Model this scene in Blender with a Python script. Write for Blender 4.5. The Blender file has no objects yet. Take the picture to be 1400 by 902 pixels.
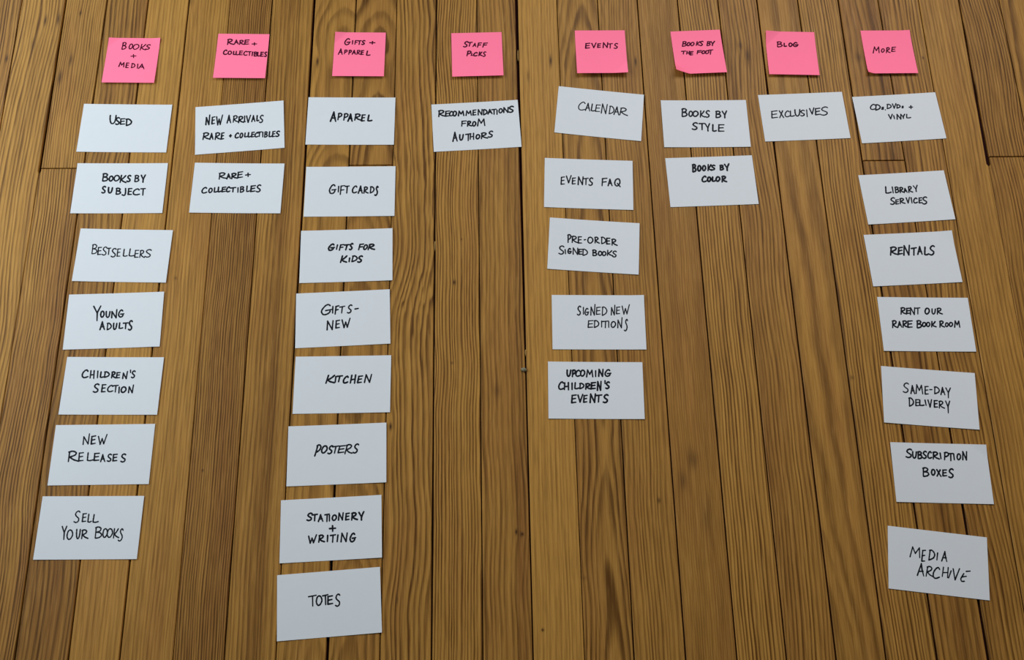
import bpy, math, random
from mathutils import Matrix, Vector

# ---------------------------------------------------------------- camera, world, lights, exposure
# units below are millimetres on the floor; MM turns them into metres
MM = 0.001
F_PX, CX, CY, PITCH, ROLL, YAW, CAM_H = 1499.934, 712.512, 270.598, 0.385523, 0.081713, -0.097408, 1445.263
M_WC = (Matrix.Rotation(-ROLL, 3, 'Z') @ Matrix.Rotation(-PITCH, 3, 'X') @ Matrix.Rotation(-YAW, 3, 'Z'))
S = bpy.context.scene
COL = S.collection
cam_d = bpy.data.cameras.new('camera')
cam_d.sensor_width = 36.0
cam_d.lens = F_PX / 1400.0 * 36.0
cam_d.shift_x = (700.0 - CX) / 1400.0
cam_d.shift_y = (CY - 451.0) / 1400.0
cam_d.clip_start = 0.05
cam = bpy.data.objects.new('camera', cam_d)
COL.objects.link(cam)
cam.matrix_world = Matrix.Translation((0, 0, CAM_H * MM)) @ M_WC.transposed().to_4x4()
S.camera = cam

world = bpy.data.worlds.new('room_light')
S.world = world
world.use_nodes = True
bg = world.node_tree.nodes['Background']
bg.inputs['Color'].default_value = (1.0, 0.93, 0.76, 1)
bg.inputs['Strength'].default_value = 0.035


def area(name, loc, target, sx, sy, power, color):
    d = bpy.data.lights.new(name, 'AREA')
    d.shape = 'RECTANGLE'
    d.size, d.size_y = sx, sy
    d.energy = power
    d.color = color
    o = bpy.data.objects.new(name, d)
    COL.objects.link(o)
    o.location = loc
    o.rotation_euler = (Vector(target) - Vector(loc)).to_track_quat('-Z', 'Y').to_euler()
    return o


area('window_light', (0.75, 1.54, 1.34), (0.75, 0.0, 1.34), 1.2, 1.2, 27, (0.96, 0.98, 1.03))
area('side_window_light', (-1.14, 0.90, 0.82), (1.0, 0.90, 0.82), 1.54, 1.2, 21.5, (0.81, 0.94, 1.04))

S.view_settings.view_transform = 'Standard'
S.view_settings.look = 'None'
S.view_settings.gamma = 1.0
S.view_settings.use_curve_mapping = False
S.view_settings.exposure = 0.0
rnd = random.Random(7)


# ---------------------------------------------------------------- helpers
def unproject(px, py, z=0.0):
    """The point (mm) of the plane at height z mm that the photograph shows at pixel px, py."""
    d = M_WC.transposed() @ Vector(((px - CX) / F_PX, -(py - CY) / F_PX, -1.0))
    k = (z - CAM_H) / d.z
    return d.x * k, d.y * k


def mesh_obj(name, verts, faces, mat, parent=None, loc=(0, 0, 0), rot=0.0, smooth=False):
    me = bpy.data.meshes.new(name)
    me.from_pydata([(x * MM, y * MM, z * MM) for x, y, z in verts], [], faces)
    me.update()
    if smooth:
        for p in me.polygons:
            p.use_smooth = True
    me.materials.append(mat)
    o = bpy.data.objects.new(name, me)
    COL.objects.link(o)
    o.location = (loc[0] * MM, loc[1] * MM, loc[2] * MM)
    o.rotation_euler = (0, 0, rot)
    if parent:
        o.parent = parent
    return o


class NT:
    """Small node-tree writer."""
    def __init__(self, name):
        self.m = bpy.data.materials.new(name)
        self.m.use_nodes = True
        self.t = self.m.node_tree
        self.b = self.t.nodes['Principled BSDF']

    def n(self, typ, **kw):
        x = self.t.nodes.new(typ)
        for k, v in kw.items():
            setattr(x, k, v)
        return x

    def put(self, sock, v):
        if isinstance(v, (int, float)):
            sock.default_value = v
        elif isinstance(v, (tuple, list)):
            sock.default_value = v
        else:
            self.t.links.new(v, sock)

    def math(self, op, a, b=0.0, c=0.0, clamp=False):
        x = self.n('ShaderNodeMath', operation=op, use_clamp=clamp)
        self.put(x.inputs[0], a); self.put(x.inputs[1], b); self.put(x.inputs[2], c)
        return x.outputs[0]

    def vec(self, x, y, z):
        c = self.n('ShaderNodeCombineXYZ')
        self.put(c.inputs[0], x); self.put(c.inputs[1], y); self.put(c.inputs[2], z)
        return c.outputs[0]

    def noise(self, v, detail=2.0, rough=0.5):
        x = self.n('ShaderNodeTexNoise')
        self.put(x.inputs['Vector'], v)
        x.inputs['Scale'].default_value = 1.0
        x.inputs['Detail'].default_value = detail
        x.inputs['Roughness'].default_value = rough
        return x.outputs['Fac']

    def centred(self, v, detail=1.0):
        return self.math('MULTIPLY_ADD', self.noise(v, detail), 2.0, -1.0)

    def step(self, v, a, b, lo=0.0, hi=1.0):
        x = self.n('ShaderNodeMapRange', interpolation_type='SMOOTHSTEP')
        self.put(x.inputs['Value'], v)
        for k, q in zip(('From Min', 'From Max', 'To Min', 'To Max'), (a, b, lo, hi)):
            self.put(x.inputs[k], q)
        return x.outputs['Result']

    def attr(self, name):
        x = self.n('ShaderNodeAttribute', attribute_type='OBJECT', attribute_name=name)
        return x.outputs['Fac']

    def mix(self, f, a, b):
        x = self.n('ShaderNodeMix', data_type='RGBA')
        self.put(x.inputs['Factor'], f)
        self.put(x.inputs['A'], a); self.put(x.inputs['B'], b)
        return x.outputs['Result']


# ---------------------------------------------------------------- materials
def wood_material():
    w = NT('heart_pine_strip')
    tc = w.n('ShaderNodeTexCoord').outputs['Object']
    sp = w.n('ShaderNodeSeparateXYZ'); w.put(sp.inputs[0], tc)
    x = w.math('MULTIPLY', sp.outputs[0], 1000.0)
    y = w.math('MULTIPLY', sp.outputs[1], 1000.0)
    A = {k: w.attr(k) for k in ('seed', 'heart_x', 'heart_depth', 'slope', 'ring', 'wander', 'swell', 'contrast', 'tone', 'red', 'blotch', 'band_x', 'band_w', 'band_d')}
    sd = A['seed']
    n1 = w.centred(w.vec(w.math('MULTIPLY', y, 1 / 260.), sd, 0.0), 1.5)
    n2 = w.centred(w.vec(w.math('MULTIPLY', y, 1 / 170.), sd, 5.0), 1.0)
    n3 = w.centred(w.vec(w.math('MULTIPLY', x, 1 / 26.), w.math('MULTIPLY', y, 1 / 95.), sd), 1.5)
    n3b = w.centred(w.vec(w.math('MULTIPLY', x, 1 / 5.), w.math('MULTIPLY', y, 1 / 45.), sd), 1.0)
    X = w.math('SUBTRACT', w.math('MULTIPLY_ADD', n1, w.math('MULTIPLY', A['wander'], 0.62), x), A['heart_x'])
    Z = w.math('ADD', w.math('MULTIPLY_ADD', n2, A['swell'], A['heart_depth']), w.math('MULTIPLY', y, A['slope']))
    r = w.math('SQRT', w.math('ADD', w.math('MULTIPLY', X, X), w.math('MULTIPLY', Z, Z)))
    # knots bend the rings and carry a dark core
    core = 0.0
    for i in range(3):
        kx, ky, ka, kb, kd, kp = (w.attr('k%d%s' % (i, c)) for c in 'xyabdp')
        dx = w.math('SUBTRACT', x, kx)
        dy = w.math('SUBTRACT', y, ky)
        wob = w.math('MULTIPLY_ADD', n3b, 0.35, 1.0)
        q = w.math('ADD', w.math('POWER', w.math('DIVIDE', w.math('MULTIPLY', dx, wob), ka), 2.0),
                   w.math('POWER', w.math('DIVIDE', w.math('MULTIPLY', dy, wob), kb), 2.0))
        g = w.math('EXPONENT', w.math('MULTIPLY', q, -1.0))
        wide = w.math('EXPONENT', w.math('MULTIPLY', q, -0.06))
        r = w.math('MULTIPLY_ADD', wide, kp, r)
        core = w.math('MULTIPLY_ADD', g, kd, core)
    r = w.math('MULTIPLY_ADD', n3, 1.3, r)
    r = w.math('MULTIPLY_ADD', n3b, 0.7, r)
    rings = w.math('DIVIDE', r, A['ring'])
    rings = w.math('MULTIPLY_ADD', w.centred(w.vec(w.math('MULTIPLY', r, 1 / 18.), sd, 2.0), 1.0), 1.2, rings)
    s = w.math('FRACT', rings)
    idx = w.math('FLOOR', rings)
    late = w.math('MULTIPLY', w.step(s, 0.22, 0.74), w.step(s, 0.80, 1.0, 1.0, 0.0))
    wn = w.n('ShaderNodeTexWhiteNoise', noise_dimensions='2D')
    w.put(wn.inputs['Vector'], w.vec(idx, sd, 0.0))
    vary = w.math('MULTIPLY_ADD', wn.outputs['Value'], 0.55, 0.55)
    along = w.math('MULTIPLY_ADD', w.centred(w.vec(w.math('MULTIPLY', x, 1 / 16.), w.math('MULTIPLY', y, 1 / 120.), w.math('ADD', sd, 3.3)), 2.0), 0.8, 0.95)
    late = w.math('MULTIPLY', w.math('MULTIPLY', late, vary), w.math('MULTIPLY', along, A['contrast']), clamp=True)
    # body tone: plank tone, broad blotches, long streaks
    bl = w.centred(w.vec(w.math('MULTIPLY', x, 1 / 38.), w.math('MULTIPLY', y, 1 / 150.), w.math('ADD', sd, 9.0)), 2.5)
    st = w.centred(w.vec(w.math('MULTIPLY', x, 1 / 9.), w.math('MULTIPLY', y, 1 / 420.), w.math('ADD', sd, 4.0)), 2.0)
    t = w.math('MULTIPLY_ADD', bl, A['blotch'], A['tone'])
    bq = w.math('DIVIDE', w.math('SUBTRACT', w.math('MULTIPLY_ADD', n3, 3.0, x), A['band_x']), A['band_w'])
    t = w.math('MULTIPLY_ADD', w.math('EXPONENT', w.math('MULTIPLY', w.math('MULTIPLY', bq, bq), -1.0)), A['band_d'], t)
    t = w.math('MULTIPLY_ADD', st, 0.45, t, clamp=True)
    col = w.mix(t, LIGHT, BROWN)
    rm = w.math('MULTIPLY_ADD', w.centred(w.vec(w.math('MULTIPLY', x, 1 / 30.), w.math('MULTIPLY', y, 1 / 220.), w.math('ADD', sd, 6.0)), 2.0), 0.7, A['red'], clamp=True)
    col = w.mix(rm, col, w.mix(t, REDDISH, REDBROWN))
    darkc = w.mix(t, (0.150, 0.056, 0.006, 1), (0.090, 0.032, 0.004, 1))
    col = w.mix(late, col, darkc)
    # fibre and pores
    f1 = w.centred(w.vec(w.math('MULTIPLY', x, 1 / 0.75), w.math('MULTIPLY', y, 1 / 26.), sd), 2.0)
    f2 = w.centred(w.vec(w.math('MULTIPLY', x, 1 / 1.9), w.math('MULTIPLY', y, 1 / 60.), w.math('ADD', sd, 1.0)), 2.0)
    fib = w.math('ADD', w.math('MULTIPLY', f1, 0.42), w.math('MULTIPLY', f2, 0.50))
    col = w.mix(w.math('MULTIPLY', w.math('ADD', fib, 0.02), 1.0, clamp=True), col, (0.085, 0.038, 0.010, 1))
    col = w.mix(w.math('MULTIPLY', fib, -0.75, clamp=True), col, (0.76, 0.41, 0.115, 1))
    col = w.mix(w.math('MULTIPLY', core, w.math('MULTIPLY_ADD', f2, 0.5, 1.0), clamp=True), col, (0.045, 0.016, 0.005, 1))
    w.put(w.b.inputs['Base Color'], col)
    w.put(w.b.inputs['Roughness'], w.math('MULTIPLY_ADD', fib, 0.12, 0.50))
    w.b.inputs['Specular IOR Level'].default_value = 0.2
    bmp = w.n('ShaderNodeBump')
    bmp.inputs['Strength'].default_value = 0.25
    bmp.inputs['Distance'].default_value = 0.0004
    w.put(bmp.inputs['Height'], w.math('MULTIPLY_ADD', late, -0.6, fib))
    w.t.links.new(bmp.outputs[0], w.b.inputs['Normal'])
    return w.m


LIGHT = (0.565, 0.275, 0.053, 1)
BROWN = (0.262, 0.110, 0.019, 1)
REDDISH = (0.47, 0.195, 0.043, 1)
REDBROWN = (0.22, 0.070, 0.018, 1)


def plain(name, color, rough=0.6, spec=0.3, speck=0.0, scale=300.0):
    w = NT(name)
    tc = w.n('ShaderNodeTexCoord').outputs['Object']
    n = w.n('ShaderNodeTexNoise')
    w.put(n.inputs['Vector'], tc)
    n.inputs['Scale'].default_value = scale
    n.inputs['Detail'].default_value = 3.0
    dark = tuple(c * (1 - speck) for c in color[:3]) + (1,)
    w.put(w.b.inputs['Base Color'], w.mix(n.outputs['Fac'], dark, tuple(color[:3]) + (1,)))
    w.b.inputs['Roughness'].default_value = rough
    w.b.inputs['Specular IOR Level'].default_value = spec
    return w.m


WOOD = wood_material()
CARD = plain('white_card_stock', (0.86, 0.865, 0.865), 0.75, 0.2, 0.03, 60.0)
PINK = plain('neon_pink_paper', (1.38, 0.262, 0.42), 0.8, 0.1, 0.03, 60.0)
INK = plain('black_marker_ink', (0.006, 0.008, 0.014), 0.6, 0.2, 0.1)
INK_ON_PINK = plain('marker_ink_soaked_into_pink', (0.090, 0.003, 0.026), 0.7, 0.1, 0.2)
SUB = plain('dark_subfloor', (0.034, 0.008, 0.009), 0.9, 0.1, 0.5, 40.0)
GRIT = plain('grey_green_grit', (0.30, 0.27, 0.17), 0.8, 0.2, 0.5, 900.0)
SPLINT = plain('raw_pine_splinter', (0.50, 0.29, 0.09), 0.8, 0.2, 0.5, 700.0)

# ---------------------------------------------------------------- the floor: subfloor and every strip of wood
# EDGES: joint line i between strip i-1 and strip i, x = a + b * y  (mm)
EDGES = {0: (-689.29, 0), 1: (-624.24, 0), 2: (-564.0, 0.00155), 3: (-500.32, -0.00087), 4: (-439.3, -0.00048), 5: (-375.68, -0.0026), 6: (-314.5, 0.0001), 7: (-252.32, 0.00148), 8: (-190.8, 0.00368), 9: (-127.28, 0.00207), 10: (-64.74, -0.0006), 11: (-2.27, -0.00148), 12: (58.58, -0.00192), 13: (121.32, -0.00259), 14: (181.97, -0.00038), 15: (244.91, -0.00214), 16: (307.92, -0.00274), 17: (368.87, -0.00079), 18: (430.16, -0.00159), 19: (491.88, 0.00057), 20: (555.27, 0.0006), 21: (618.99, -0.00071), 22: (674.31, 0.0082), 23: (732.61, 0.01417), 24: (802.04, 0.0082)}
PITCH_W = 62.12
Y0, Y1 = -1300.0, 2500.0
T_WOOD = 5.0


def edge(i):
    if i in EDGES:
        return EDGES[i]
    if i < 0:
        return EDGES[0][0] + i * PITCH_W, EDGES[0][1] * 0
    return EDGES[24][0] + (i - 24) * PITCH_W, EDGES[24][1]


floor = mesh_obj('floor', [(-2700, -1500, -60), (2700, -1500, -60), (2700, 2700, -60), (-2700, 2700, -60),
                           (-2700, -1500, -T_WOOD), (2700, -1500, -T_WOOD), (2700, 2700, -T_WOOD), (-2700, 2700, -T_WOOD)],
                 [(0, 3, 2, 1), (4, 5, 6, 7), (0, 1, 5, 4), (1, 2, 6, 5), (2, 3, 7, 6), (3, 0, 4, 7)], SUB)
floor['kind'] = 'structure'

# half-gap (mm) added on each side of joint line i, in (upper, lower) parts where a butt joint splits it
GAP = {0: 0.65, 1: 1.56, 2: 0.98, 3: 0.98, 4: 1.04, 5: 0.45, 6: 0.78, 7: 1.69, 8: 0.98, 9: 0.59, 10: 0.98, 11: 0.65, 12: 1.95, 13: 0.52, 14: 0.78, 15: 0.91, 16: 0.91, 17: 0.91, 18: 1.17, 19: 0.98, 20: 1.3, 21: 1.04, 22: 0.65, 23: 1.04, 24: 0.78}
# strip: seed, heart_x, heart_depth, slope, ring, wander, swell, contrast, tone, red, blotch, knots [(px, py, a, b, dark, push)]
P = {
 -1: (1.0, 140, 10, 0, 4.0, 16, 0, 1.0, .45, .1, .2, [(9, 80, 2.5, 7, .8, 1)]),
 0: (2.0, 95, 14, 0, 5.2, 26, 0, .95, .12, .0, .25, [(62, 28, 2.2, 9, .9, 3), (80, 26, 2.2, 11, .8, 2), (45, 60, 3, 12, .4, 0)]),
 1: (3.0, -180, 10, 0, 3.6, 14, 0, .75, .30, .1, .2, [(97, 82, 2.5, 10, .7, 2), (82, 106, 3, 12, .7, 2), (110, 18, 2, 5, .8, 0)]),
 101: (4.4, 150, 12, 0, 3.9, 34, 0, 1.1, .28, .25, .25, [(12, 390, 1.5, 2, .9, 0)]),
 2: (5.7, 75, 10, 0.0, 6.4, 40, 6, .85, .55, .2, .35, []),
 3: (6.1, 260, 10, 0, 5.5, 8, 0, .38, .10, .0, .2, []),
 4: (7.3, -230, 10, 0, 4.4, 10, 0, .45, .22, .1, .25, [(257, 1, 5, 9, 1.0, 6), (240, 380, 2, 3, .5, 1)]),
 5: (8.9, 260, 10, 0, 3.1, 9, 0, 1.25, .52, .25, .15, [(277, 643, 1.3, 2, .9, 0)]),
 6: (9.2, 110, 8, 0, 5.5, 12, 0, .65, .42, .05, .35, []),
 7: (10.5, 14, 42, .030, 5.0, 14, 16, .6, .34, .05, .35, [(434, 84, 2, 8, 1.0, 3), (452, 100, 8, 16, .15, 5)]),
 8: (11.1, 8, 30, .055, 5.2, 24, 18, .9, .48, .15, .25, []),
 108: (11.8, -8, 38, .045, 5.0, 24, 16, .85, .38, .15, .3, []),
 9: (12.6, 40, 24, .004, 6.0, 44, 8, 1.05, .28, .08, .2, [(544, 335, 13, 28, .0, 14), (534, 583, 2.2, 5, .9, 3), (543, 820, 1.5, 6, .6, 1)]),
 10: (13.4, 300, 10, 0, 4.1, 30, 0, 1.15, .22, .05, .1, [(631, 327, 1, 2, .9, 0), (621, 386, 2.2, 3, .9, 1), (618, 496, 2, 2, .6, 0)]),
 11: (14.9, 60, 16, 0, 6.5, 18, 6, .7, .36, .15, .25, [(706, 727, 1.7, 4, 1.0, 1), (714, 730, 2.4, 2.5, .9, 1), (680, 535, 5, 9, .4, 1)]),
 12: (15.3, 230, 10, 0, 5.2, 7, 0, .42, .02, -.1, .15, [(753, 83, 1.8, 9, 1.0, 2), (722, 104, 2, 10, .5, 2), (742, 861, 1.6, 1.8, 1.0, 0)]),
 13: (16.2, 6, 16, .030, 5.6, 20, 7, .85, .38, .05, .3, [(795, -30, 20, 40, .0, 10), (799, 790, 3, 3, .3, 0)]),
 14: (17.8, 190, 10, 0, 4.9, 14, 0, .75, .38, .1, .2, [(869, 84, 1.8, 7, .8, 1), (901, 684, 2.2, 4, .8, 0), (856, 850, 5, 9, .2, 0)]),
 15: (18.4, 330, 10, 0, 2.9, 14, 0, .40, .58, .12, .2, [(947, 628, 7, 15, .5, 2), (934, 657, 6, 15, .45, 2), (965, 708, 8, 22, .4, 1)]),
 16: (19.5, 250, 10, 0, 4.5, 16, 0, 1.1, .16, .0, .1, [(957, 462, 3, 3, .4, 0)]),
 17: (20.7, 85, 12, 0, 4.9, 20, 4, .95, .32, .1, .2, [(1022, 76, 4, 12, .6, 2), (1012, 62, 3, 7, .7, 2)]),
 18: (21.3, -44, 44, .034, 11.0, 34, 10, .6, .36, .1, .4, [(1100, 470, 12, 80, .0, 12)]),
 19: (22.9, 210, 10, 0, 4.7, 12, 0, 1.0, .22, .05, .12, [(1165, 516, 3, 3, .5, 1)]),
 20: (23.6, -60, 12, 0, 9, 22, 0, .8, .50, .15, .35, [(1174, 78, 5, 8, .5, 2)]),
 120: (24.2, 40, 14, .0, 8.0, 22, 8, .9, .46, .2, .4, []),
 21: (25.1, -70, 12, 0, 5.6, 16, 0, .9, .32, .1, .25, [(1262, 79, 1.8, 3, .8, 0), (1303, 470, 12, 30, .1, 12)]),
 22: (26.8, 150, 10, 0, 5.8, 20, 0, .55, .30, -.1, .25, []),
 23: (27.4, -120, 12, .045, 4.2, 30, 0, 1.05, .60, .1, .2, []),
 123: (28.3, 120, 12, 0, 4.8, 20, 0, .8, .50, .1, .3, [(1380, 562, 3, 8, .8, 2)]),
 24: (29.9, 20, 40, .03, 7, 20, 10, .8, .40, .0, .3, []),
}
# a broad darker stripe of heartwood in some strips: x, width, depth
BAND = {20: (19, 8, .5), 11: (21, 8, .35), 6: (3, 9, .4), 21: (-20, 9, .3), 7: (6, 6, .2), 120: (2, 9, .45), 5: (14, 12, .25), 101: (24, 8, .3), 13: (24, 6, .25), 17: (-22, 6, .3)}
JOINT = {1: 635.2, 8: 636.4, 20: 637.8, 23: 642.4}


# joints whose width changes along the board: (y mm, half-gap mm)
WIDE = {12: [(0, .9), (330, 1.0), (420, 1.5), (650, 2.0), (913, 2.3)], 8: [(0, 1.9), (160, 1.6), (260, .9), (913, .9)],
        21: [(0, 1.9), (200, 1.7), (340, 1.0), (913, .8)], 18: [(0, 1.1), (600, 1.1), (720, 1.9), (840, 1.2)],
        1: [(634, 2.0), (913, 1.5)], 23: [(641, 3.1), (760, 2.0), (913, 1.0)], 7: [(0, .7), (300, .9), (500, 1.4), (913, 2.0)]}


def half_gap(i, y, base):
    t = WIDE.get(i)
    if not t or (i in (1, 23) and y < 630):
        return base
    if y <= t[0][0]:
        return t[0][1]
    for (ya, ga), (yb, gb) in zip(t, t[1:]):
        if y <= yb:
            return ga + (gb - ga) * (y - ya) / (yb - ya)
    return t[-1][1]


def strip(i, ya, yb, par, ga, gb, key=None):
    """One floor strip: a board with eased top arrises; its own x is measured from its middle."""
    (la, ma), (lb, mb) = edge(i), edge(i + 1)
    xc = (la + ma * 450 + lb + mb * 450) / 2
    e = 0.7
    dz = rnd.uniform(-.18, .18)
    v = []
    ys = sorted({y for k in (i, i + 1) for y, _ in WIDE.get(k, []) + ([(627, 0), (631, 0)] if k in (1, 23) else []) if ya + 3 < y < yb - 3})
    rows = [ya + .6, ya + .6 + e] + ys + [yb - .6 - e, yb - .6]
    for y in rows:
        xa, xb = la + ma * y + half_gap(i, y, ga) - xc, lb + mb * y - half_gap(i + 1, y, gb) - xc
        end = y in (ya + .6, yb - .6)
        top = dz - (e if end else 0)
        v += [(xa, y, -T_WOOD), (xa, y, dz - e), (xa + e, y, top), (xb - e, y, top), (xb, y, dz - e), (xb, y, -T_WOOD)]
    f = []
    for s in range(len(rows) - 1):
        for k in range(5):
            a = s * 6 + k
            f.append((a, a + 6, a + 7, a + 1))
    n = len(v)
    f += [(0, 1, 2, 3, 4, 5), (n - 1, n - 2, n - 3, n - 4, n - 5, n - 6)]
    o = mesh_obj('plank', v, f, WOOD, floor, (xc, 0, 0))
    seed, hx, hd, sl, rg, wa, sw, ct, tn, rd, bl, kn = par
    for k, q in zip(('seed', 'heart_x', 'heart_depth', 'slope', 'ring', 'wander', 'swell', 'contrast', 'tone', 'red', 'blotch'),
                    (seed * 7.31, hx, hd, sl, rg, wa, sw, ct, tn, rd, bl)):
        o[k] = float(q)
    for k, q in zip(('band_x', 'band_w', 'band_d'), BAND.get(key, (0, 1, 0))):
        o[k] = float(q)
    for j in range(3):
        if j < len(kn):
            kx, ky = unproject(kn[j][0], kn[j][1])
            vals = (kx - xc, ky) + tuple(kn[j][2:])
        else:
            vals = (0.0, -9999.0, 1.0, 1.0, 0.0, 0.0)
        for c, q in zip('xyabdp', vals):
            o['k%d%s' % (j, c)] = float(q)
    return o


def random_par():
    flat = rnd.random() < .35
    return (rnd.uniform(30, 200), rnd.uniform(-15, 15) if flat else rnd.choice((-1, 1)) * rnd.uniform(90, 260),
            rnd.uniform(25, 50) if flat else 12, rnd.uniform(-.05, .05) if flat else 0, rnd.uniform(3.4, 6.5), rnd.uniform(10, 35),
            rnd.uniform(8, 20) if flat else 0, rnd.uniform(.5, 1.1), rnd.uniform(.08, .6), rnd.uniform(0, .2), rnd.uniform(.15, .35), [])


for i in range(-26, 49):
    ga = GAP.get(i, rnd.uniform(.4, .9)); gb = GAP.get(i + 1, .6)
    if -1 <= i <= 24:
        cut = [rnd.uniform(-1000, -250), rnd.uniform(1150, 2200)]
        if i in JOINT:
            J = JOINT[i]
            lo, hi = P[100 + i], P[i]
            wide = {1: (1.9, .75), 23: (2.0, .75)}.get(i, (0, 0))
            strip(i, J, cut[1], hi, (wide[0] or ga), gb, i)
            strip(i, cut[0], J, lo, (0.25 if wide[0] else ga), gb, 100 + i)
        elif i in (0, 22):
            strip(i, cut[0], cut[1], P[i], ga, .2, i)
        else:
            strip(i, cut[0], cut[1], P[i], ga, gb, i)
        strip(i, Y0, cut[0], random_par(), ga, gb)
        strip(i, cut[1], Y1, random_par(), ga, gb)
    else:
        cut = sorted(rnd.uniform(Y0 + 300, Y1 - 300) for _ in range(2))
        for a, b in zip([Y0] + cut, cut + [Y1]):
            if b - a > 20:
                strip(i, a, b, random_par(), ga, gb)


# ---------------------------------------------------------------- handwriting: strokes of each capital in a unit box (v runs down)
def c(*p):
    return ('s', p)


def l(*p):
    return ('l', p)


G = {
 'A': [l((0, 1), (.45, 0)), l((.45, 0), (.62, .45), (1, 1)), l((.2, .66), (.84, .62))],
 'B': [l((.1, .03), (0, .98)), c((.02, .08), (.45, 0), (.85, .12), (.72, .35), (.12, .48)), c((.12, .48), (.7, .5), (1, .72), (.65, .93), (0, 1))],
 'C': [c((.92, .16), (.7, 0), (.35, .14), (.05, .52), (.12, .9), (.5, 1), (1, .86))],
 'D': [l((.1, .03), (0, 1)), c((0, .06), (.5, .04), (1, .38), (.8, .75), (0, 1))],
 'E': [l((.1, .05), (0, 1), (.95, .95)), l((.06, .05), (1, 0)), l((.05, .52), (.85, .45))],
 'F': [l((.1, .05), (0, 1)), l((.06, .05), (1, 0)), l((.05, .52), (.85, .46))],
 'G': [c((.8, .14), (.6, 0), (.3, .14), (.02, .6), (.18, .95), (.5, 1), (.8, .82), (.84, .58)), l((.42, .6), (1, .54))],
 'H': [l((.08, .02), (0, .95)), l((.95, 0), (.98, 1)), l((.05, .56), (.96, .5))],
 'I': [l((0, 0), (0, 1))],
 'i': [l((.3, .0), (.3, .9)), l((.0, .9), (1, 1))],
 'J': [c((.9, 0), (.95, .5), (.8, .9), (.45, 1), (0, .9))],
 'K': [l((.12, 0), (0, 1)), c((.85, .0), (.45, .4), (.1, .55)), c((.12, .55), (.45, .8), (1, .97))],
 'L': [c((.1, 0), (.04, .5), (0, .95)), c((0, .96), (.45, 1), (1, .9))],
 'M': [l((0, 1), (.16, 0)), l((.16, 0), (.5, .62)), l((.5, .62), (.86, .03)), l((.86, .03), (1, 1))],
 'N': [l((0, 1), (.08, .02)), l((.08, .02), (.86, 1)), l((.86, 1), (1, 0))],
 'n': [l((0, 1), (.06, .25)), l((.06, .25), (.84, 1)), l((.84, 1), (1, 0))],
 'O': [c((.6, 0), (.22, .12), (0, .6), (.2, .97), (.6, .97), (1, .55), (.85, .12), (.5, .02))],
 'P': [l((.14, .05), (0, 1)), c((.05, .08), (.5, 0), (1, .12), (.88, .42), (.12, .62))],
 'p': [c((.3, .05), (.2, .5), (0, 1)), c((.2, .08), (.6, 0), (1, .18), (.8, .48), (.2, .68))],
 'Q': [c((.6, 0), (.2, .15), (0, .55), (.25, .88), (.65, .85), (.95, .5), (.85, .1), (.5, .03)), l((.5, .6), (1, 1))],
 'R': [l((.1, .05), (0, 1)), c((.03, .08), (.4, 0), (.72, .14), (.6, .38), (.12, .56)), c((.12, .56), (.5, .82), (1, .97))],
 'S': [c((1, .1), (.75, 0), (.35, .1), (.2, .32), (.5, .5), (.85, .66), (.8, .88), (.4, 1), (0, .92))],
 's': [c((1, .12), (.8, 0), (.5, .1), (.45, .3), (.75, .5), (.85, .72), (.6, .93), (.25, 1), (0, .93))],
 'T': [l((0, .07), (1, 0)), l((.52, .04), (.48, 1))],
 'U': [c((.04, 0), (0, .45), (.12, .88), (.42, 1), (.75, .8), (.92, .4), (1, 0))],
 'V': [l((0, .08), (.45, 1)), l((.45, 1), (1, 0))],
 'W': [l((0, .15), (.24, 1)), l((.24, 1), (.45, .4)), l((.45, .4), (.66, .97)), l((.66, .97), (1, 0))],
 'X': [l((.05, 0), (1, 1)), l((.9, .02), (0, .98))],
 'Y': [l((0, .02), (.48, .48)), l((1, 0), (.5, .46), (.46, 1))],
 'y': [l((0, .06), (.45, .5)), c((1, 0), (.68, .4), (.55, .66), (.56, 1))],
 'e': [c((.28, .3), (.12, .55), (.0, .78), (.12, .98), (.45, .95)), l((.55, .07), (1, 0)), l((.1, .6), (.6, .5))],
 '+': [l((0, .5), (1, .46)), l((.5, 0), (.52, 1))],
 '-': [l((0, .6), (1, .4))],
 "'": [l((.5, 0), (.45, 1))],
 '.': [l((.4, .4), (.6, .6))],
}


def smooth(pts, n=5):
    q = [pts[0]] + list(pts) + [pts[-1]]
    out = []
    for k in range(1, len(q) - 2):
        a, b, d, e = q[k - 1:k + 3]
        for s in range(n):
            t = s / n
            out.append(tuple(.5 * (2 * b[j] + (d[j] - a[j]) * t + (2 * a[j] - 5 * b[j] + 4 * d[j] - e[j]) * t * t
                                   + (3 * b[j] - a[j] - 3 * d[j] + e[j]) * t ** 3) for j in (0, 1)))
    out.append(tuple(pts[-1]))
    return out


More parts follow.
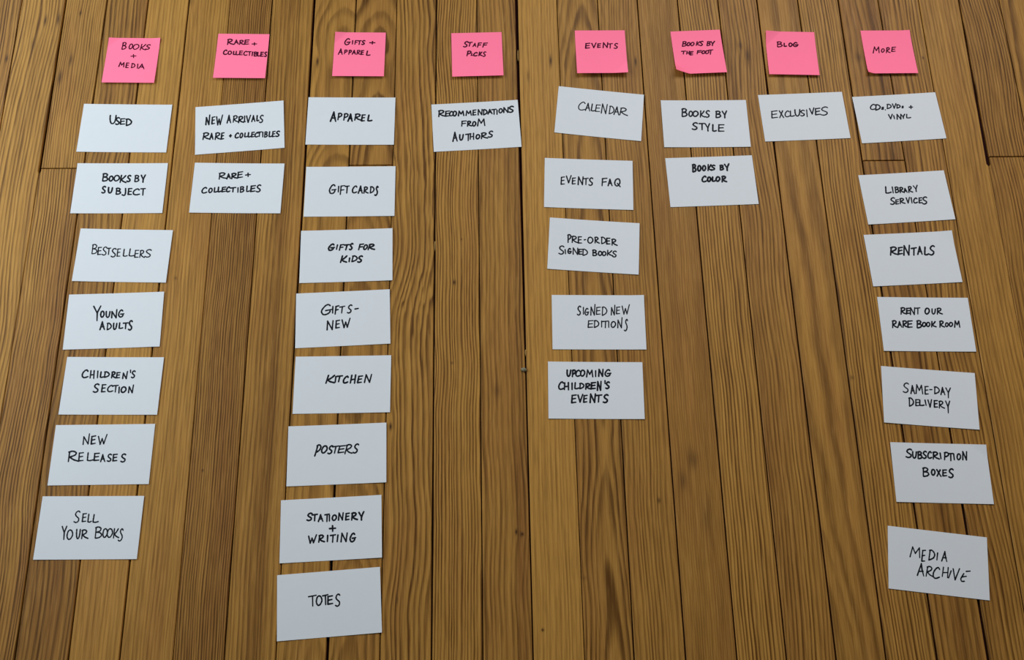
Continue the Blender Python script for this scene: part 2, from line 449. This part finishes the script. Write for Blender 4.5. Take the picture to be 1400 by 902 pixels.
def letter_strokes(ch, x0, x1, y0, y1, shear, tilt, half):
    """The strokes of one letter in pixel tenths, filling the box that the photograph shows it in."""
    a = max(.25, (x1 - x0) / (y1 - y0))
    st = []
    for kind, pts in G[ch]:
        pts = smooth(pts) if kind == 's' else [(pts[k][0] + (pts[k + 1][0] - pts[k][0]) * t, pts[k][1] + (pts[k + 1][1] - pts[k][1]) * t)
                                              for k in range(len(pts) - 1) for t in (0, .5)] + [pts[-1]]
        st.append([(u * a + shear * (1 - v), v - tilt * u * a) for u, v in pts])
    xs = [p[0] for s in st for p in s]; ys = [p[1] for s in st for p in s]
    bx0, bx1, by0, by1 = min(xs), max(xs), min(ys), max(ys)
    x0, x1, y0, y1 = x0 + half, x1 - half, y0 + half, y1 - half
    if x1 < x0: x0 = x1 = (x0 + x1) / 2
    if y1 < y0: y0 = y1 = (y0 + y1) / 2
    fx = (x1 - x0) / (bx1 - bx0) if bx1 - bx0 > .03 else 0
    fy = (y1 - y0) / (by1 - by0) if by1 - by0 > .03 else 0
    ox = x0 if fx else (x0 + x1) / 2
    oy = y0 if fy else (y0 + y1) / 2
    return [[(ox + (p[0] - bx0) * fx, oy + (p[1] - by0) * fy) for p in s] for s in st]


# ---------------------------------------------------------------- cards and sticky notes
CARDS = {
 'BOOKS': dict(pos=(-514.6, 808.1, -0.0145), note=True, ink=1.7, crop=(120, 40),
  label='pink sticky note reading books plus media, heading the white cards about used books',
  lines=[(0.2, 0, 'B 460 530 175 280|O 560 620 195 275|O 615 705 200 280|K 710 800 200 290|S 785 860 205 280'), (0, 0.05, '+ 585 665 340 395'), (0.2, -0.1, 'M 418 500 445 522|E 515 570 455 530|D 590 650 462 532|I 672 690 470 538|A 690 775 470 548')]),
 'USED': dict(pos=(-512.0, 697.5, -0.0174), note=False, ink=2.1, crop=(100, 130),
  label='white index card reading used, just below the books plus media note',
  lines=[(0, 0, 'U 498 595 270 398|S 575 640 300 408|E 640 715 315 405|D 720 805 320 425')]),
 'SUBJ': dict(pos=(-508.7, 603.9, -0.0067), note=False, ink=2.2, crop=(100, 210),
  label='white index card reading books by subject, under the used card',
  lines=[(0.1, -0.05, 'B 395 480 265 382|O 487 553 300 382|O 553 640 290 380|K 635 730 290 402|S 728 795 290 390|B 835 905 290 390|y 925 995 285 400'), (0.05, -0.05, 'S 385 450 440 545|U 475 545 455 545|B 580 655 465 562|J 660 725 470 578|E 745 810 470 565|C 815 915 475 570|T 920 995 470 575')]),
 'BEST': dict(pos=(-492.7, 503.4, -0.0298), note=False, ink=1.7, crop=(100, 300),
  label='white index card reading bestsellers, above the young adults card',
  lines=[(0.1, -0.05, 'B 250 330 335 475|E 330 395 375 485|S 390 468 370 492|T 462 520 385 485|S 512 595 390 518|E 595 655 395 508|L 680 745 400 508|L 760 840 395 505|E 835 905 415 522|R 905 980 415 525|S 975 1075 405 520')]),
 'YOUNG': dict(pos=(-494.1, 411.2, 0.0204), note=False, ink=2.1, crop=(90, 390),
  label='white index card reading young adults, under the bestsellers card',
  lines=[(0, 0, 'Y 375 485 275 490|O 470 530 345 442|U 545 610 350 445|n 620 705 325 450|G 715 800 330 440'), (0.05, 0, 'A 460 535 490 612|D 558 628 510 615|U 645 705 510 610|L 722 785 505 595|T 780 860 505 600|S 850 915 475 618')]),
 'CHILD': dict(pos=(-486.8, 322.7, -0.0177), note=False, ink=2.1, crop=(80, 480),
  label="white index card reading children's section, under the young adults card",
  lines=[(0.1, -0.03, "C 318 410 250 368|H 425 495 260 380|I 525 545 265 370|L 565 620 275 365|D 620 700 275 365|R 718 790 275 372|E 785 850 285 370|n 870 950 270 382|' 978 992 252 300|S 990 1055 262 370"), (0.1, -0.03, 'S 468 560 440 568|E 582 655 450 562|C 665 750 460 560|T 745 825 460 565|I 818 838 485 578|O 850 930 480 570|n 950 1032 455 575')]),
 'NEWREL': dict(pos=(-489.0, 233.8, -0.0039), note=False, ink=2.0, crop=(70, 575),
  label='white index card reading new releases, above the sell your books card',
  lines=[(0.05, 0.08, 'n 430 530 172 330|E 540 615 200 325|W 640 770 180 330'), (0.03, 0, 'R 228 385 410 565|E 370 448 430 555|L 488 580 430 552|E 580 665 438 550|A 670 740 455 565|S 760 830 450 562|E 838 910 452 555|S 945 1025 448 570')]),
 'SELL': dict(pos=(-493.7, 143.6, -0.0141), note=False, ink=1.9, crop=(50, 675),
  label='white index card reading sell your books, lowest below new releases',
  lines=[(0.1, 0, 'S 505 600 228 398|E 618 690 262 385|L 695 755 270 392|L 765 850 275 395'), (0.05, 0, 'Y 345 420 435 630|O 410 500 485 628|U 540 605 478 618|R 610 710 485 618|B 795 895 445 612|O 900 975 468 600|O 960 1045 468 600|K 1045 1130 470 608|s 1110 1190 470 650')]),
 'RARE': dict(pos=(-353.6, 814.6, -0.0142), note=True, ink=1.8, crop=(260, 30),
  label='pink sticky note reading rare plus collectibles, writing running to its edge',
  lines=[(0.05, 0, 'R 505 600 230 315|A 598 665 240 310|R 670 745 245 315|E 740 812 240 310|+ 842 915 278 325'), (0.05, -0.08, 'C 450 510 378 450|O 512 572 392 450|L 585 630 395 452|L 620 665 395 455|E 668 725 392 455|C 728 785 395 462|T 785 840 400 465|I 840 860 405 468|B 868 925 405 472|L 915 960 408 472|E 958 1010 408 475|S 1010 1052 405 480')]),
 'NEWARR': dict(pos=(-347.8, 697.4, 0.0789), note=False, ink=2.0, crop=(260, 130),
  label='tilted white index card reading new arrivals and rare plus collectibles in two lines',
  lines=[(0.05, 0.05, 'n 208 275 265 412|E 290 345 290 400|W 355 450 265 415|A 498 560 268 388|R 582 665 275 378|R 655 740 285 385|i 732 760 280 370|V 765 832 268 380|A 835 892 272 370|L 905 945 272 358|S 940 1005 268 382'), (0.08, 0.04, 'R 168 280 508 615|A 262 318 515 612|R 335 425 508 615|E 418 470 508 608|+ 532 570 535 580|C 610 668 510 592|O 675 725 512 590|L 738 785 510 578|L 785 835 505 578|E 832 885 500 578|C 880 935 505 578|T 915 985 495 572|I 985 1000 500 578|B 1010 1060 495 582|L 1072 1120 492 575|E 1118 1170 488 575|S 1165 1228 485 572')]),
 'RARECOLL': dict(pos=(-344.2, 602.6, -0.0187), note=False, ink=2.1, crop=(255, 210),
  label='white index card reading only rare plus collectibles, under the new arrivals card',
  lines=[(0, 0.08, 'R 440 560 255 355|A 545 608 268 352|R 612 705 262 350|E 695 775 240 335|+ 802 880 260 320'), (0.05, 0.06, 'C 205 285 455 545|O 298 358 465 540|L 372 425 458 532|L 425 478 450 528|E 478 545 450 528|C 540 600 448 528|T 595 680 455 530|I 695 712 460 535|B 728 790 445 535|L 815 865 435 525|E 870 950 430 525|S 948 1022 420 530')]),
 'GIFTS+': dict(pos=(-179.6, 816.6, -0.0116), note=True, ink=1.8, crop=(420, 30),
  label='pink sticky note reading gifts plus apparel, between two other pink notes',
  lines=[(0.15, -0.03, 'G 508 595 222 318|I 612 628 250 308|F 645 695 248 312|T 690 745 250 315|S 738 795 248 315|+ 850 932 262 308'), (0.15, -0.03, 'A 420 485 360 450|P 502 552 378 442|P 562 610 380 450|A 610 665 380 448|R 672 735 382 450|E 730 780 385 450|L 805 865 390 462')]),
 'APPAREL': dict(pos=(-188.2, 706.8, -0.0098), note=False, ink=2.3, crop=(410, 120),
  label='white index card reading apparel, under the gifts plus apparel note',
  lines=[(0.12, -0.03, 'A 410 498 322 468|P 512 580 340 445|P 592 665 345 450|A 650 722 350 465|R 742 845 350 450|E 835 900 362 460|L 922 992 365 460')]),
 'GIFTCARDS': dict(pos=(-185.4, 596.1, -0.0001), note=False, ink=2.0, crop=(410, 215),
  label='white index card reading gift cards, between apparel and gifts for kids',
  lines=[(0.08, 0, 'G 398 500 368 502|I 518 538 390 480|F 545 620 380 515|T 615 680 385 495|C 712 785 385 492|A 792 860 385 498|R 868 940 398 498|D 955 1020 395 495|s 1018 1075 390 528')]),
 'GIFTSKIDS': dict(pos=(-186.8, 500.0, 0.0205), note=False, ink=2.3, crop=(405, 305),
  label='white index card reading gifts for kids, under the gift cards card',
  lines=[(0.25, 0.02, 'G 435 530 278 380|I 542 572 290 365|F 582 660 285 378|T 655 735 285 372|S 720 782 270 370|F 845 930 278 372|O 915 980 288 368|R 975 1078 280 370'), (0.2, 0.02, 'K 598 700 440 545|I 715 738 470 535|D 752 840 440 535|S 832 912 440 542')]),
 'GIFTSNEW': dict(pos=(-188.1, 410.0, 0.0366), note=False, ink=2.1, crop=(400, 395),
  label='white index card reading gifts - new, with a dash after gifts',
  lines=[(0.1, 0.1, 'G 388 545 205 358|I 540 558 232 335|F 575 640 222 350|T 640 720 228 335|S 742 818 210 335|- 848 905 258 280'), (0, 0.05, 'N 465 560 425 565|E 585 650 420 540|W 670 792 392 535')]),
 'KITCHEN': dict(pos=(-185.3, 320.0, 0.0012), note=False, ink=2.3, crop=(400, 480),
  label='white index card reading kitchen, above the posters card',
  lines=[(0.2, 0.03, 'K 448 582 322 445|I 575 600 340 430|T 600 690 328 425|C 688 768 335 442|H 782 870 318 445|E 880 965 330 438|N 975 1088 310 435')]),
 'POSTERS': dict(pos=(-188.7, 228.9, 0.0231), note=False, ink=2.2, crop=(390, 575),
  label='white index card reading posters, under the kitchen card',
  lines=[(0.2, 0.05, 'p 395 495 322 490|O 490 580 335 448|S 575 660 335 458|T 640 745 338 450|E 715 830 332 445|R 808 920 318 460|S 920 1010 310 448')]),
 'STAT': dict(pos=(-192.3, 136.4, 0.0350), note=False, ink=2.4, crop=(385, 675),
  label='white index card reading stationery plus writing, under the posters card',
  lines=[(0.03, 0.05, 'S 338 425 255 372|T 410 498 270 375|A 495 572 275 385|T 585 660 268 385|I 640 668 285 378|O 685 758 280 370|N 770 850 250 365|E 868 935 255 362|R 950 1045 250 365|y 1050 1132 235 368'), (0, 0.03, '+ 648 745 428 518'), (0.05, 0.05, 'W 362 485 550 680|R 500 595 555 668|I 618 638 560 658|T 660 745 550 668|I 752 778 555 660|N 805 905 525 662|G 928 1020 530 662')]),
 'TOTES': dict(pos=(-190.9, 47.8, 0.0575), note=False, ink=2.1, crop=(380, 780),
  label='white index card reading totes, at the bottom edge below stationery',
  lines=[(-0.05, 0.1, 'T 412 530 328 490|O 518 608 335 480|T 605 690 320 470|E 675 755 335 465|S 780 852 312 492')]),
 'STAFF': dict(pos=(-3.9, 815.6, 0.0234), note=True, ink=1.8, crop=(590, 30),
  label='pink sticky note reading staff picks, above a single white card',
  lines=[(0.25, 0.0, 'S 430 505 262 348|T 495 562 272 338|A 560 610 285 342|F 622 690 280 352|F 695 770 282 350'), (0.15, 0, 'P 478 545 392 470|i 535 565 425 465|C 570 630 412 470|K 640 695 405 468|S 695 748 402 478')]),
 'RECOMM': dict(pos=(-6.1, 697.9, 0.0555), note=False, ink=2.1, crop=(585, 130),
  label='white index card reading recommendations from authors, under the staff picks note',
  lines=[(-0.03, 0.05, 'R 142 250 202 302|E 235 302 210 295|C 290 348 215 290|O 338 398 212 292|M 410 498 212 290|M 515 600 208 285|E 610 665 195 280|N 680 748 188 278|D 752 815 192 278|A 815 885 188 265|T 868 940 185 270|I 935 955 200 270|O 965 1025 178 250|N 1030 1105 160 245|S 1098 1175 145 242'), (0, 0.05, 'F 455 530 345 432|R 535 605 350 432|O 605 662 355 430|M 672 785 320 428'), (0, 0.07, 'A 335 408 500 640|U 428 490 530 622|T 510 595 520 628|H 572 632 515 612|O 652 715 532 605|R 725 825 508 602|S 820 892 485 582')]),
 'EVENTS': dict(pos=(182.4, 818.8, 0.0005), note=True, ink=1.8, crop=(760, 30),
  label='pink sticky note reading events, above the calendar card',
  lines=[(0.0, 0.03, 'E 400 470 285 365|V 485 555 280 358|E 565 618 290 355|N 640 715 275 358|T 705 780 290 365|S 790 850 288 368')]),
 'CALENDAR': dict(pos=(175.2, 716.4, -0.1182), note=False, ink=1.6, crop=(755, 110),
  label='clockwise tilted white index card reading calendar in thin letters',
  lines=[(0.12, -0.12, 'C 355 455 290 410|A 448 518 305 422|L 528 590 315 422|E 585 665 328 430|N 665 758 315 460|D 772 850 345 462|A 838 915 355 478|R 918 1035 370 485')]),
 'FAQ': dict(pos=(154.2, 604.5, -0.0449), note=False, ink=1.9, crop=(740, 205),
  label='white index card reading events faq, under the calendar card',
  lines=[(0.0, 0.0, 'E 265 325 362 475|V 338 415 342 455|E 418 475 375 470|N 498 578 360 480|T 572 650 380 480|S 645 710 375 490|F 825 905 380 495|A 908 975 392 495|Q 998 1085 385 508')]),
 'PREORDER': dict(pos=(157.2, 510.3, -0.0788), note=False, ink=1.9, crop=(740, 295),
  label='tilted white index card reading pre-order signed books',
  lines=[(-0.05, -0.08, 'P 358 410 250 370|R 415 510 272 375|E 500 558 280 378|- 582 612 318 335|O 630 712 285 380|R 728 800 285 380|D 815 888 285 388|E 888 945 300 390|R 960 1045 312 410'), (-0.05, -0.08, 'S 235 315 405 530|I 320 338 455 525|G 358 418 440 520|N 430 505 432 535|E 508 565 452 530|D 560 638 450 548|B 698 765 460 550|O 775 835 478 548|O 830 890 482 550|K 898 985 465 552|S 968 1032 475 568')]),
 'SIGNED': dict(pos=(158.7, 400.4, -0.0157), note=False, ink=1.7, crop=(750, 395),
  label='white index card reading signed new editions in thin narrow letters',
  lines=[(0, 0, 'S 388 445 228 362|I 468 485 245 350|G 492 555 258 362|n 572 640 205 362|E 648 715 242 352|D 728 802 240 368|n 852 912 215 360|E 922 980 240 345|W 1000 1110 208 350'), (0, 0, 'E 535 615 425 530|D 620 692 425 532|I 715 735 432 525|T 730 825 432 535|I 812 832 440 530|O 850 922 438 530|n 940 1010 385 535|s 1030 1085 408 578')]),
 'UPCOMING': dict(pos=(150.5, 307.1, -0.0211), note=False, ink=2.3, crop=(745, 485),
  label="white index card reading upcoming children's events in bold letters",
  lines=[(0.0, 0.0, 'U 295 360 200 300|P 368 425 200 305|C 415 488 202 300|O 480 552 200 298|M 562 662 200 308|I 685 702 210 305|N 728 802 190 300|G 815 910 195 300'), (0.0, 0.02, "C 182 265 362 478|H 258 330 372 485|I 360 382 380 480|L 402 470 372 470|D 470 540 382 470|R 550 640 385 478|E 625 700 370 470|N 710 775 355 492|' 815 828 345 400|S 825 888 362 468"), (0.02, 0.03, 'E 358 435 540 662|V 445 525 532 652|E 522 585 545 655|N 610 698 525 658|T 685 785 540 652|S 790 870 535 660')]),
 'FOOT': dict(pos=(329.7, 818.0, 0.0411), note=True, ink=1.8, crop=(890, 30),
  label='pink sticky note reading books by the foot, one lower corner curled up',
  lines=[(0.15, 0.02, 'B 422 488 262 340|O 488 540 275 332|O 538 595 272 332|K 612 675 262 328|S 660 718 258 330|B 758 815 262 330|y 815 875 258 330'), (0.1, 0.02, 'T 412 482 392 445|H 482 530 395 448|E 530 582 398 458|F 625 695 385 442|O 690 745 388 440|O 740 798 385 440|T 785 852 375 448')]),
 'STYLE': dict(pos=(330.5, 699.0, -0.0016), note=False, ink=2.1, crop=(900, 125),
  label='white index card reading books by style, under the books by the foot note',
  lines=[(-0.03, -0.02, 'B 318 400 228 350|O 412 475 262 348|O 468 552 262 348|K 568 645 258 358|S 640 705 255 360|B 782 860 262 365|y 868 940 260 370'), (-0.05, -0.05, 'S 458 540 420 528|T 552 640 430 530|y 635 708 432 550|L 738 800 445 550|E 818 905 448 550')]),
 'COLOR': dict(pos=(331.7, 607.4, 0.0284), note=False, ink=2.4, crop=(905, 200),
  label='white index card reading books by color in bold letters',
  lines=[(-0.05, 0.02, 'B 412 472 240 358|O 482 540 255 345|O 548 605 255 340|K 622 690 242 340|S 668 730 250 330|B 788 848 250 332|y 848 922 232 340'), (-0.02, 0.02, 'C 542 615 400 492|O 615 675 412 488|L 682 735 410 485|O 732 798 408 485|R 815 892 400 495')]),
 'BLOG': dict(pos=(471.9, 815.6, -0.0257), note=True, ink=1.8, crop=(1020, 30),
  label='pink sticky note reading blog, above the exclusives card',
  lines=[(-0.1, 0.0, 'B 420 500 265 348|L 515 560 285 340|O 580 635 282 342|G 640 718 275 342')]),
 'EXCL': dict(pos=(478.0, 709.6, 0.0371), note=False, ink=1.8, crop=(1030, 115),
  label='white index card reading exclusives, under the blog note',
  lines=[(-0.12, 0.06, 'E 242 338 358 468|X 348 420 358 465|C 428 505 360 452|L 500 568 360 445|U 562 640 340 442|S 640 702 350 440|I 722 742 345 452|V 762 832 318 415|E 840 922 322 425|S 918 1018 305 430')]),
 'MORE': dict(pos=(621.0, 817.2, 0.0024), note=True, ink=1.7, crop=(1150, 30),
  label='pink sticky note reading more, its lower corner slightly lifted',
  lines=[(0.05, 0.03, 'M 432 525 335 430|O 545 595 360 420|R 612 675 345 428|E 685 750 338 410')]),
 'CDS': dict(pos=(620.0, 706.8, 0.0566), note=False, ink=1.8, crop=(1160, 115),
  label='white index card reading cds, dvds plus vinyl, under the more note',
  lines=[(-0.03, 0.02, 'C 295 375 270 352|D 365 440 275 362|S 448 485 310 350|. 498 512 345 360|D 522 590 270 342|V 595 655 258 335|D 655 712 275 335|S 725 755 295 330|+ 825 882 290 340'), (-0.1, 0.03, 'V 542 605 405 480|I 612 635 425 478|N 658 722 405 485|y 710 775 405 475|L 790 858 405 468')]),
 'LIBRARY': dict(pos=(611.4, 579.6, 0.0532), note=False, ink=1.9, crop=(1170, 225),
  label='white index card reading library services, above the rentals card',
  lines=[(-0.15, 0.07, 'L 402 490 295 395|I 492 518 300 392|B 530 595 300 390|R 595 668 305 390|A 655 710 318 388|R 712 785 292 388|y 780 845 275 375'), (-0.1, 0.04, 'S 470 535 445 550|E 540 595 472 545|R 598 680 455 540|V 682 740 440 530|I 750 775 445 530|C 785 850 450 530|E 858 915 445 530|S 908 975 435 545')]),
 'RENTALS': dict(pos=(605.9, 486.9, 0.0381), note=False, ink=2.3, crop=(1175, 310),
  label='white index card reading rentals in one bold word',
  lines=[(-0.02, 0.05, 'R 418 540 268 395|E 525 595 272 380|N 600 690 245 395|T 702 785 278 395|A 790 865 262 385|L 885 955 268 390|S 950 1030 250 392')]),
 'RENTOUR': dict(pos=(609.7, 391.5, -0.0222), note=False, ink=2.0, crop=(1195, 400),
  label='white index card reading rent our rare book room',
  lines=[(-0.03, 0, 'R 362 450 198 300|E 438 495 205 290|N 490 562 198 305|T 562 632 200 298|O 690 762 205 298|U 785 845 215 298|R 858 940 205 300'), (-0.05, 0.0, 'R 245 330 375 485|A 320 385 385 478|R 388 470 378 480|E 455 528 378 480|B 580 655 375 488|O 655 715 400 470|O 712 768 398 470|K 780 855 388 475|R 892 970 380 478|O 970 1020 405 470|O 1022 1080 400 468|M 1095 1178 380 478')]),
 'SAMEDAY': dict(pos=(598.1, 290.3, -0.0912), note=False, ink=1.9, crop=(1200, 500),
  label='tilted white index card reading same-day delivery',
  lines=[(-0.05, -0.06, 'S 342 425 228 370|A 448 512 262 388|M 518 622 252 390|E 640 698 275 392|- 705 748 318 332|D 768 848 282 388|A 858 925 288 402|Y 925 1000 295 445'), (-0.08, -0.06, 'D 420 495 432 558|E 512 572 455 550|L 568 640 460 548|I 640 668 462 545|V 680 742 455 570|E 765 825 468 570|R 832 920 475 585|Y 922 990 475 650')]),
 'SUBSCR': dict(pos=(597.5, 191.5, -0.0408), note=False, ink=2.2, crop=(1215, 600),
  label='white index card reading subscription boxes, above the media archive card',
  lines=[(-0.05, -0.05, 'S 230 320 130 260|U 320 385 165 268|B 392 462 165 275|S 460 522 160 272|C 528 595 165 270|R 600 700 170 280|I 695 722 185 275|P 755 825 175 290|T 808 885 190 302|I 880 905 195 290|O 928 990 195 290|N 1005 1072 165 292'), (-0.08, -0.03, 'B 460 555 385 518|O 578 640 408 500|X 650 722 412 518|E 732 800 415 510|S 815 888 400 535')]),
 'MEDIA': dict(pos=(574.8, 80.6, -0.1325), note=False, ink=1.9, crop=(1210, 725),
  label='strongly tilted white index card reading media archive, lowest in its column',
  lines=[(0.1, -0.1, 'M 335 480 218 378|E 495 560 265 425|D 592 685 262 410|I 702 725 300 408|A 768 850 280 430'), (0.1, -0.1, 'A 435 535 445 628|R 555 660 485 635|C 652 752 500 660|H 775 870 495 650|I 862 910 545 655|V 925 1025 515 680|e 1030 1170 548 702')]),
}

# how the sheet lifts: (edge cup mm, lift of the lower edge mm, corner curls {corner: (reach mm, height mm, pull inward in x and y mm)})
CURL = {
 'FOOT': {'bl': (14.5, 6.0, -0.8, 5.0)}, 'MORE': {'bl': (6.5, 2.5, -.3, 1.5), 'tr': (10, 1.2, 0, 0)}, 'BLOG': {'tl': (18, 3.0, 1.2, .3)},
 'GIFTS+': {'tl': (14, 2.5, .5, .5)}, 'BOOKS': {'tl': (12, 2.0, .5, .5), 'tr': (10, 1.5, 0, 0)}, 'SUBSCR': {'tr': (14, 2.5, .5, .5)}, 'RENTALS': {'tr': (16, 2.0, 0, 0)},
 'EVENTS': {'br': (16, 2.0, 0, 0)}, 'SIGNED': {'tr': (12, 1.5, 0, 0)},
}
LIFT = {'EVENTS': 4.5, 'FOOT': 4.0, 'MORE': 3.0, 'BLOG': 3.0, 'STAFF': 3.2, 'GIFTS+': 2.6, 'RARE': 2.4, 'BOOKS': 2.0}


def build_sheet(key, d):
    note = d['note']
    a, b = (76.0, 76.0) if note else (127.0, 76.2)
    X, Y, th = d['pos']
    name = 'sticky_note' if note else 'index_card'
    thick = .12 if note else .3
    lift = LIFT.get(key, 0.0)
    cup = 0.0 if note else rnd.uniform(.25, .9)
    curls = CURL.get(key, {})

    def shape(x, y):
        """Local point of the sheet (mm) at flat place x, y."""
        t = max(0.0, .5 - y / b)
        z = .45 + 1.25 * lift * t ** 1.8 + cup * (2 * x / a) ** 2
        px, py = x, y
        for k, (reach, h, pullx, pully) in curls.items():
            sx = -1 if k[1] == 'l' else 1
            sy = 1 if k[0] == 't' else -1
            q = (sx * x + a / 2 - a + sy * y + b / 2 - b) / math.sqrt(2) + reach   # depth past the fold line
            if q > 0:
                z += h * (q / reach) ** 1.25
                px -= sx * pullx * (q / reach) ** 1.1
                py -= sy * pully * (q / reach) ** 1.1
        return px, py, z

    nx, ny = (36, 36) if (note or curls) else (12, 6)
    v, f = [], []
    for lay in (0, 1):
        for j in range(ny + 1):
            for i in range(nx + 1):
                x, y, z = shape(-a / 2 + a * i / nx, -b / 2 + b * j / ny)
                v.append((x, y, z - (0 if lay else thick)))
    w = nx + 1
    n1 = w * (ny + 1)
    for j in range(ny):
        for i in range(nx):
            q = j * w + i
            f.append((n1 + q, n1 + q + 1, n1 + q + w + 1, n1 + q + w))
            f.append((q, q + w, q + w + 1, q + 1))
    rim = [i for i in range(nx)] + [nx + j * w for j in range(ny)] + [ny * w + i for i in range(nx, 0, -1)] + [j * w for j in range(ny, 0, -1)]
    for k in range(len(rim)):
        p, q = rim[k], rim[(k + 1) % len(rim)]
        f.append((p, q, q + n1, p + n1))
    sheet = mesh_obj(name, v, f, PINK if note else CARD, None, (X, Y, 0), th)
    sheet['label'] = d['label']
    sheet['category'] = 'sticky note' if note else 'index card'
    sheet['group'] = 'pink sticky notes heading the columns' if note else 'white index cards laid out in columns'
    # the writing, one mesh of pen strokes lying on the sheet
    cs, sn = math.cos(th), math.sin(th)

    def to_local(px, py):
        z = .5
        for _ in range(3):
            gx, gy = unproject(px, py, z)
            dx, dy = gx - X, gy - Y
            lx, ly = cs * dx + sn * dy, -sn * dx + cs * dy
            z = shape(lx, ly)[2]
        return lx, ly, z + .08

    ox, oy = d['crop']
    g0, g1 = unproject(ox + 60, oy + 40), unproject(ox + 61, oy + 40)
    mm_px = math.hypot(g1[0] - g0[0], g1[1] - g0[1])
    half = d['ink'] * 1.03 * mm_px / 2
    V, Fc = [], []
    for shear, tilt, text in d['lines']:
        for tok in text.split('|'):
            ch, x0, x1, y0, y1 = tok.split()
            pen = half * rnd.uniform(.92, 1.08)
            for s in letter_strokes(ch, float(x0), float(x1), float(y0), float(y1), shear, tilt, d['ink'] * 3.4):
                pts = [to_local(ox + p[0] / 10, oy + p[1] / 10) for p in s]
                n = len(pts)
                hs = [pen * (1 + .10 * math.sin(k * 1.7 + n)) * (.86 if k in (n - 1,) else 1) for k in range(n)]
                for k, (x, y, z) in enumerate(pts):
                    m = len(V)
                    V += [(x + hs[k] * math.cos(t * math.pi / 5), y + hs[k] * math.sin(t * math.pi / 5), z) for t in range(10)]
                    Fc.append(tuple(range(m, m + 10)))
                for k in range(n - 1):
                    (xa, ya, za), (xb, yb, zb) = pts[k], pts[k + 1]
                    L_ = math.hypot(xb - xa, yb - ya)
                    if L_ < 1e-4:
                        continue
                    nx_, ny_ = -(yb - ya) / L_, (xb - xa) / L_
                    m = len(V)
                    V += [(xa - nx_ * hs[k], ya - ny_ * hs[k], za), (xb - nx_ * hs[k + 1], yb - ny_ * hs[k + 1], zb),
                          (xb + nx_ * hs[k + 1], yb + ny_ * hs[k + 1], zb), (xa + nx_ * hs[k], ya + ny_ * hs[k], za)]
                    Fc.append((m, m + 1, m + 2, m + 3))
    mesh_obj('lettering', V, Fc, INK_ON_PINK if note else INK, sheet)
    return sheet


for key, d in CARDS.items():
    build_sheet(key, d)


# ---------------------------------------------------------------- small debris in the wide joint
def lump(name, px, py, sx, sy, sz, mat, z, seed, rot=0.0):
    r = random.Random(seed)
    gx, gy = unproject(px, py)
    v, f = [], []
    N, R = 8, 5
    for j in range(R + 1):
        ph = math.pi * j / R
        for i in range(N):
            t = 2 * math.pi * i / N
            k = r.uniform(.78, 1.15)
            v.append((sx * k * math.sin(ph) * math.cos(t), sy * k * math.sin(ph) * math.sin(t), sz * math.cos(ph) * r.uniform(.85, 1.05)))
    for j in range(R):
        for i in range(N):
            q = (i + 1) % N
            f.append((j * N + i, (j + 1) * N + i, (j + 1) * N + q, j * N + q))
    return mesh_obj(name, v, f, mat, None, (gx, gy, z), rot, True)


o = lump('crumb', 716.5, 505.5, 4.2, 2.8, 1.8, GRIT, 1.4, 3, -.3)
o['label'] = "small grey-green crumb lying on the wide joint beside the upcoming children's events card"
o['category'] = 'debris'
for k, (px, py, sx, sy, lab) in enumerate([
        (708.4, 76, 1.2, 10, 'long pale splinter standing in the wide joint beside the staff picks note'),
        (719, 482, 1.3, 5, 'pale splinter in the wide joint just above the grey-green crumb'),
        (594.8, 336, 1.3, 9, 'pale splinter bridging the joint beside the gifts for kids card')]):
    o = lump('wood_splinter', px, py, sx, sy, 1.6, SPLINT, -1.0, 20 + k)
    o['label'] = lab
    o['category'] = 'splinter'
    o['group'] = 'wood splinters caught in the floor joints'
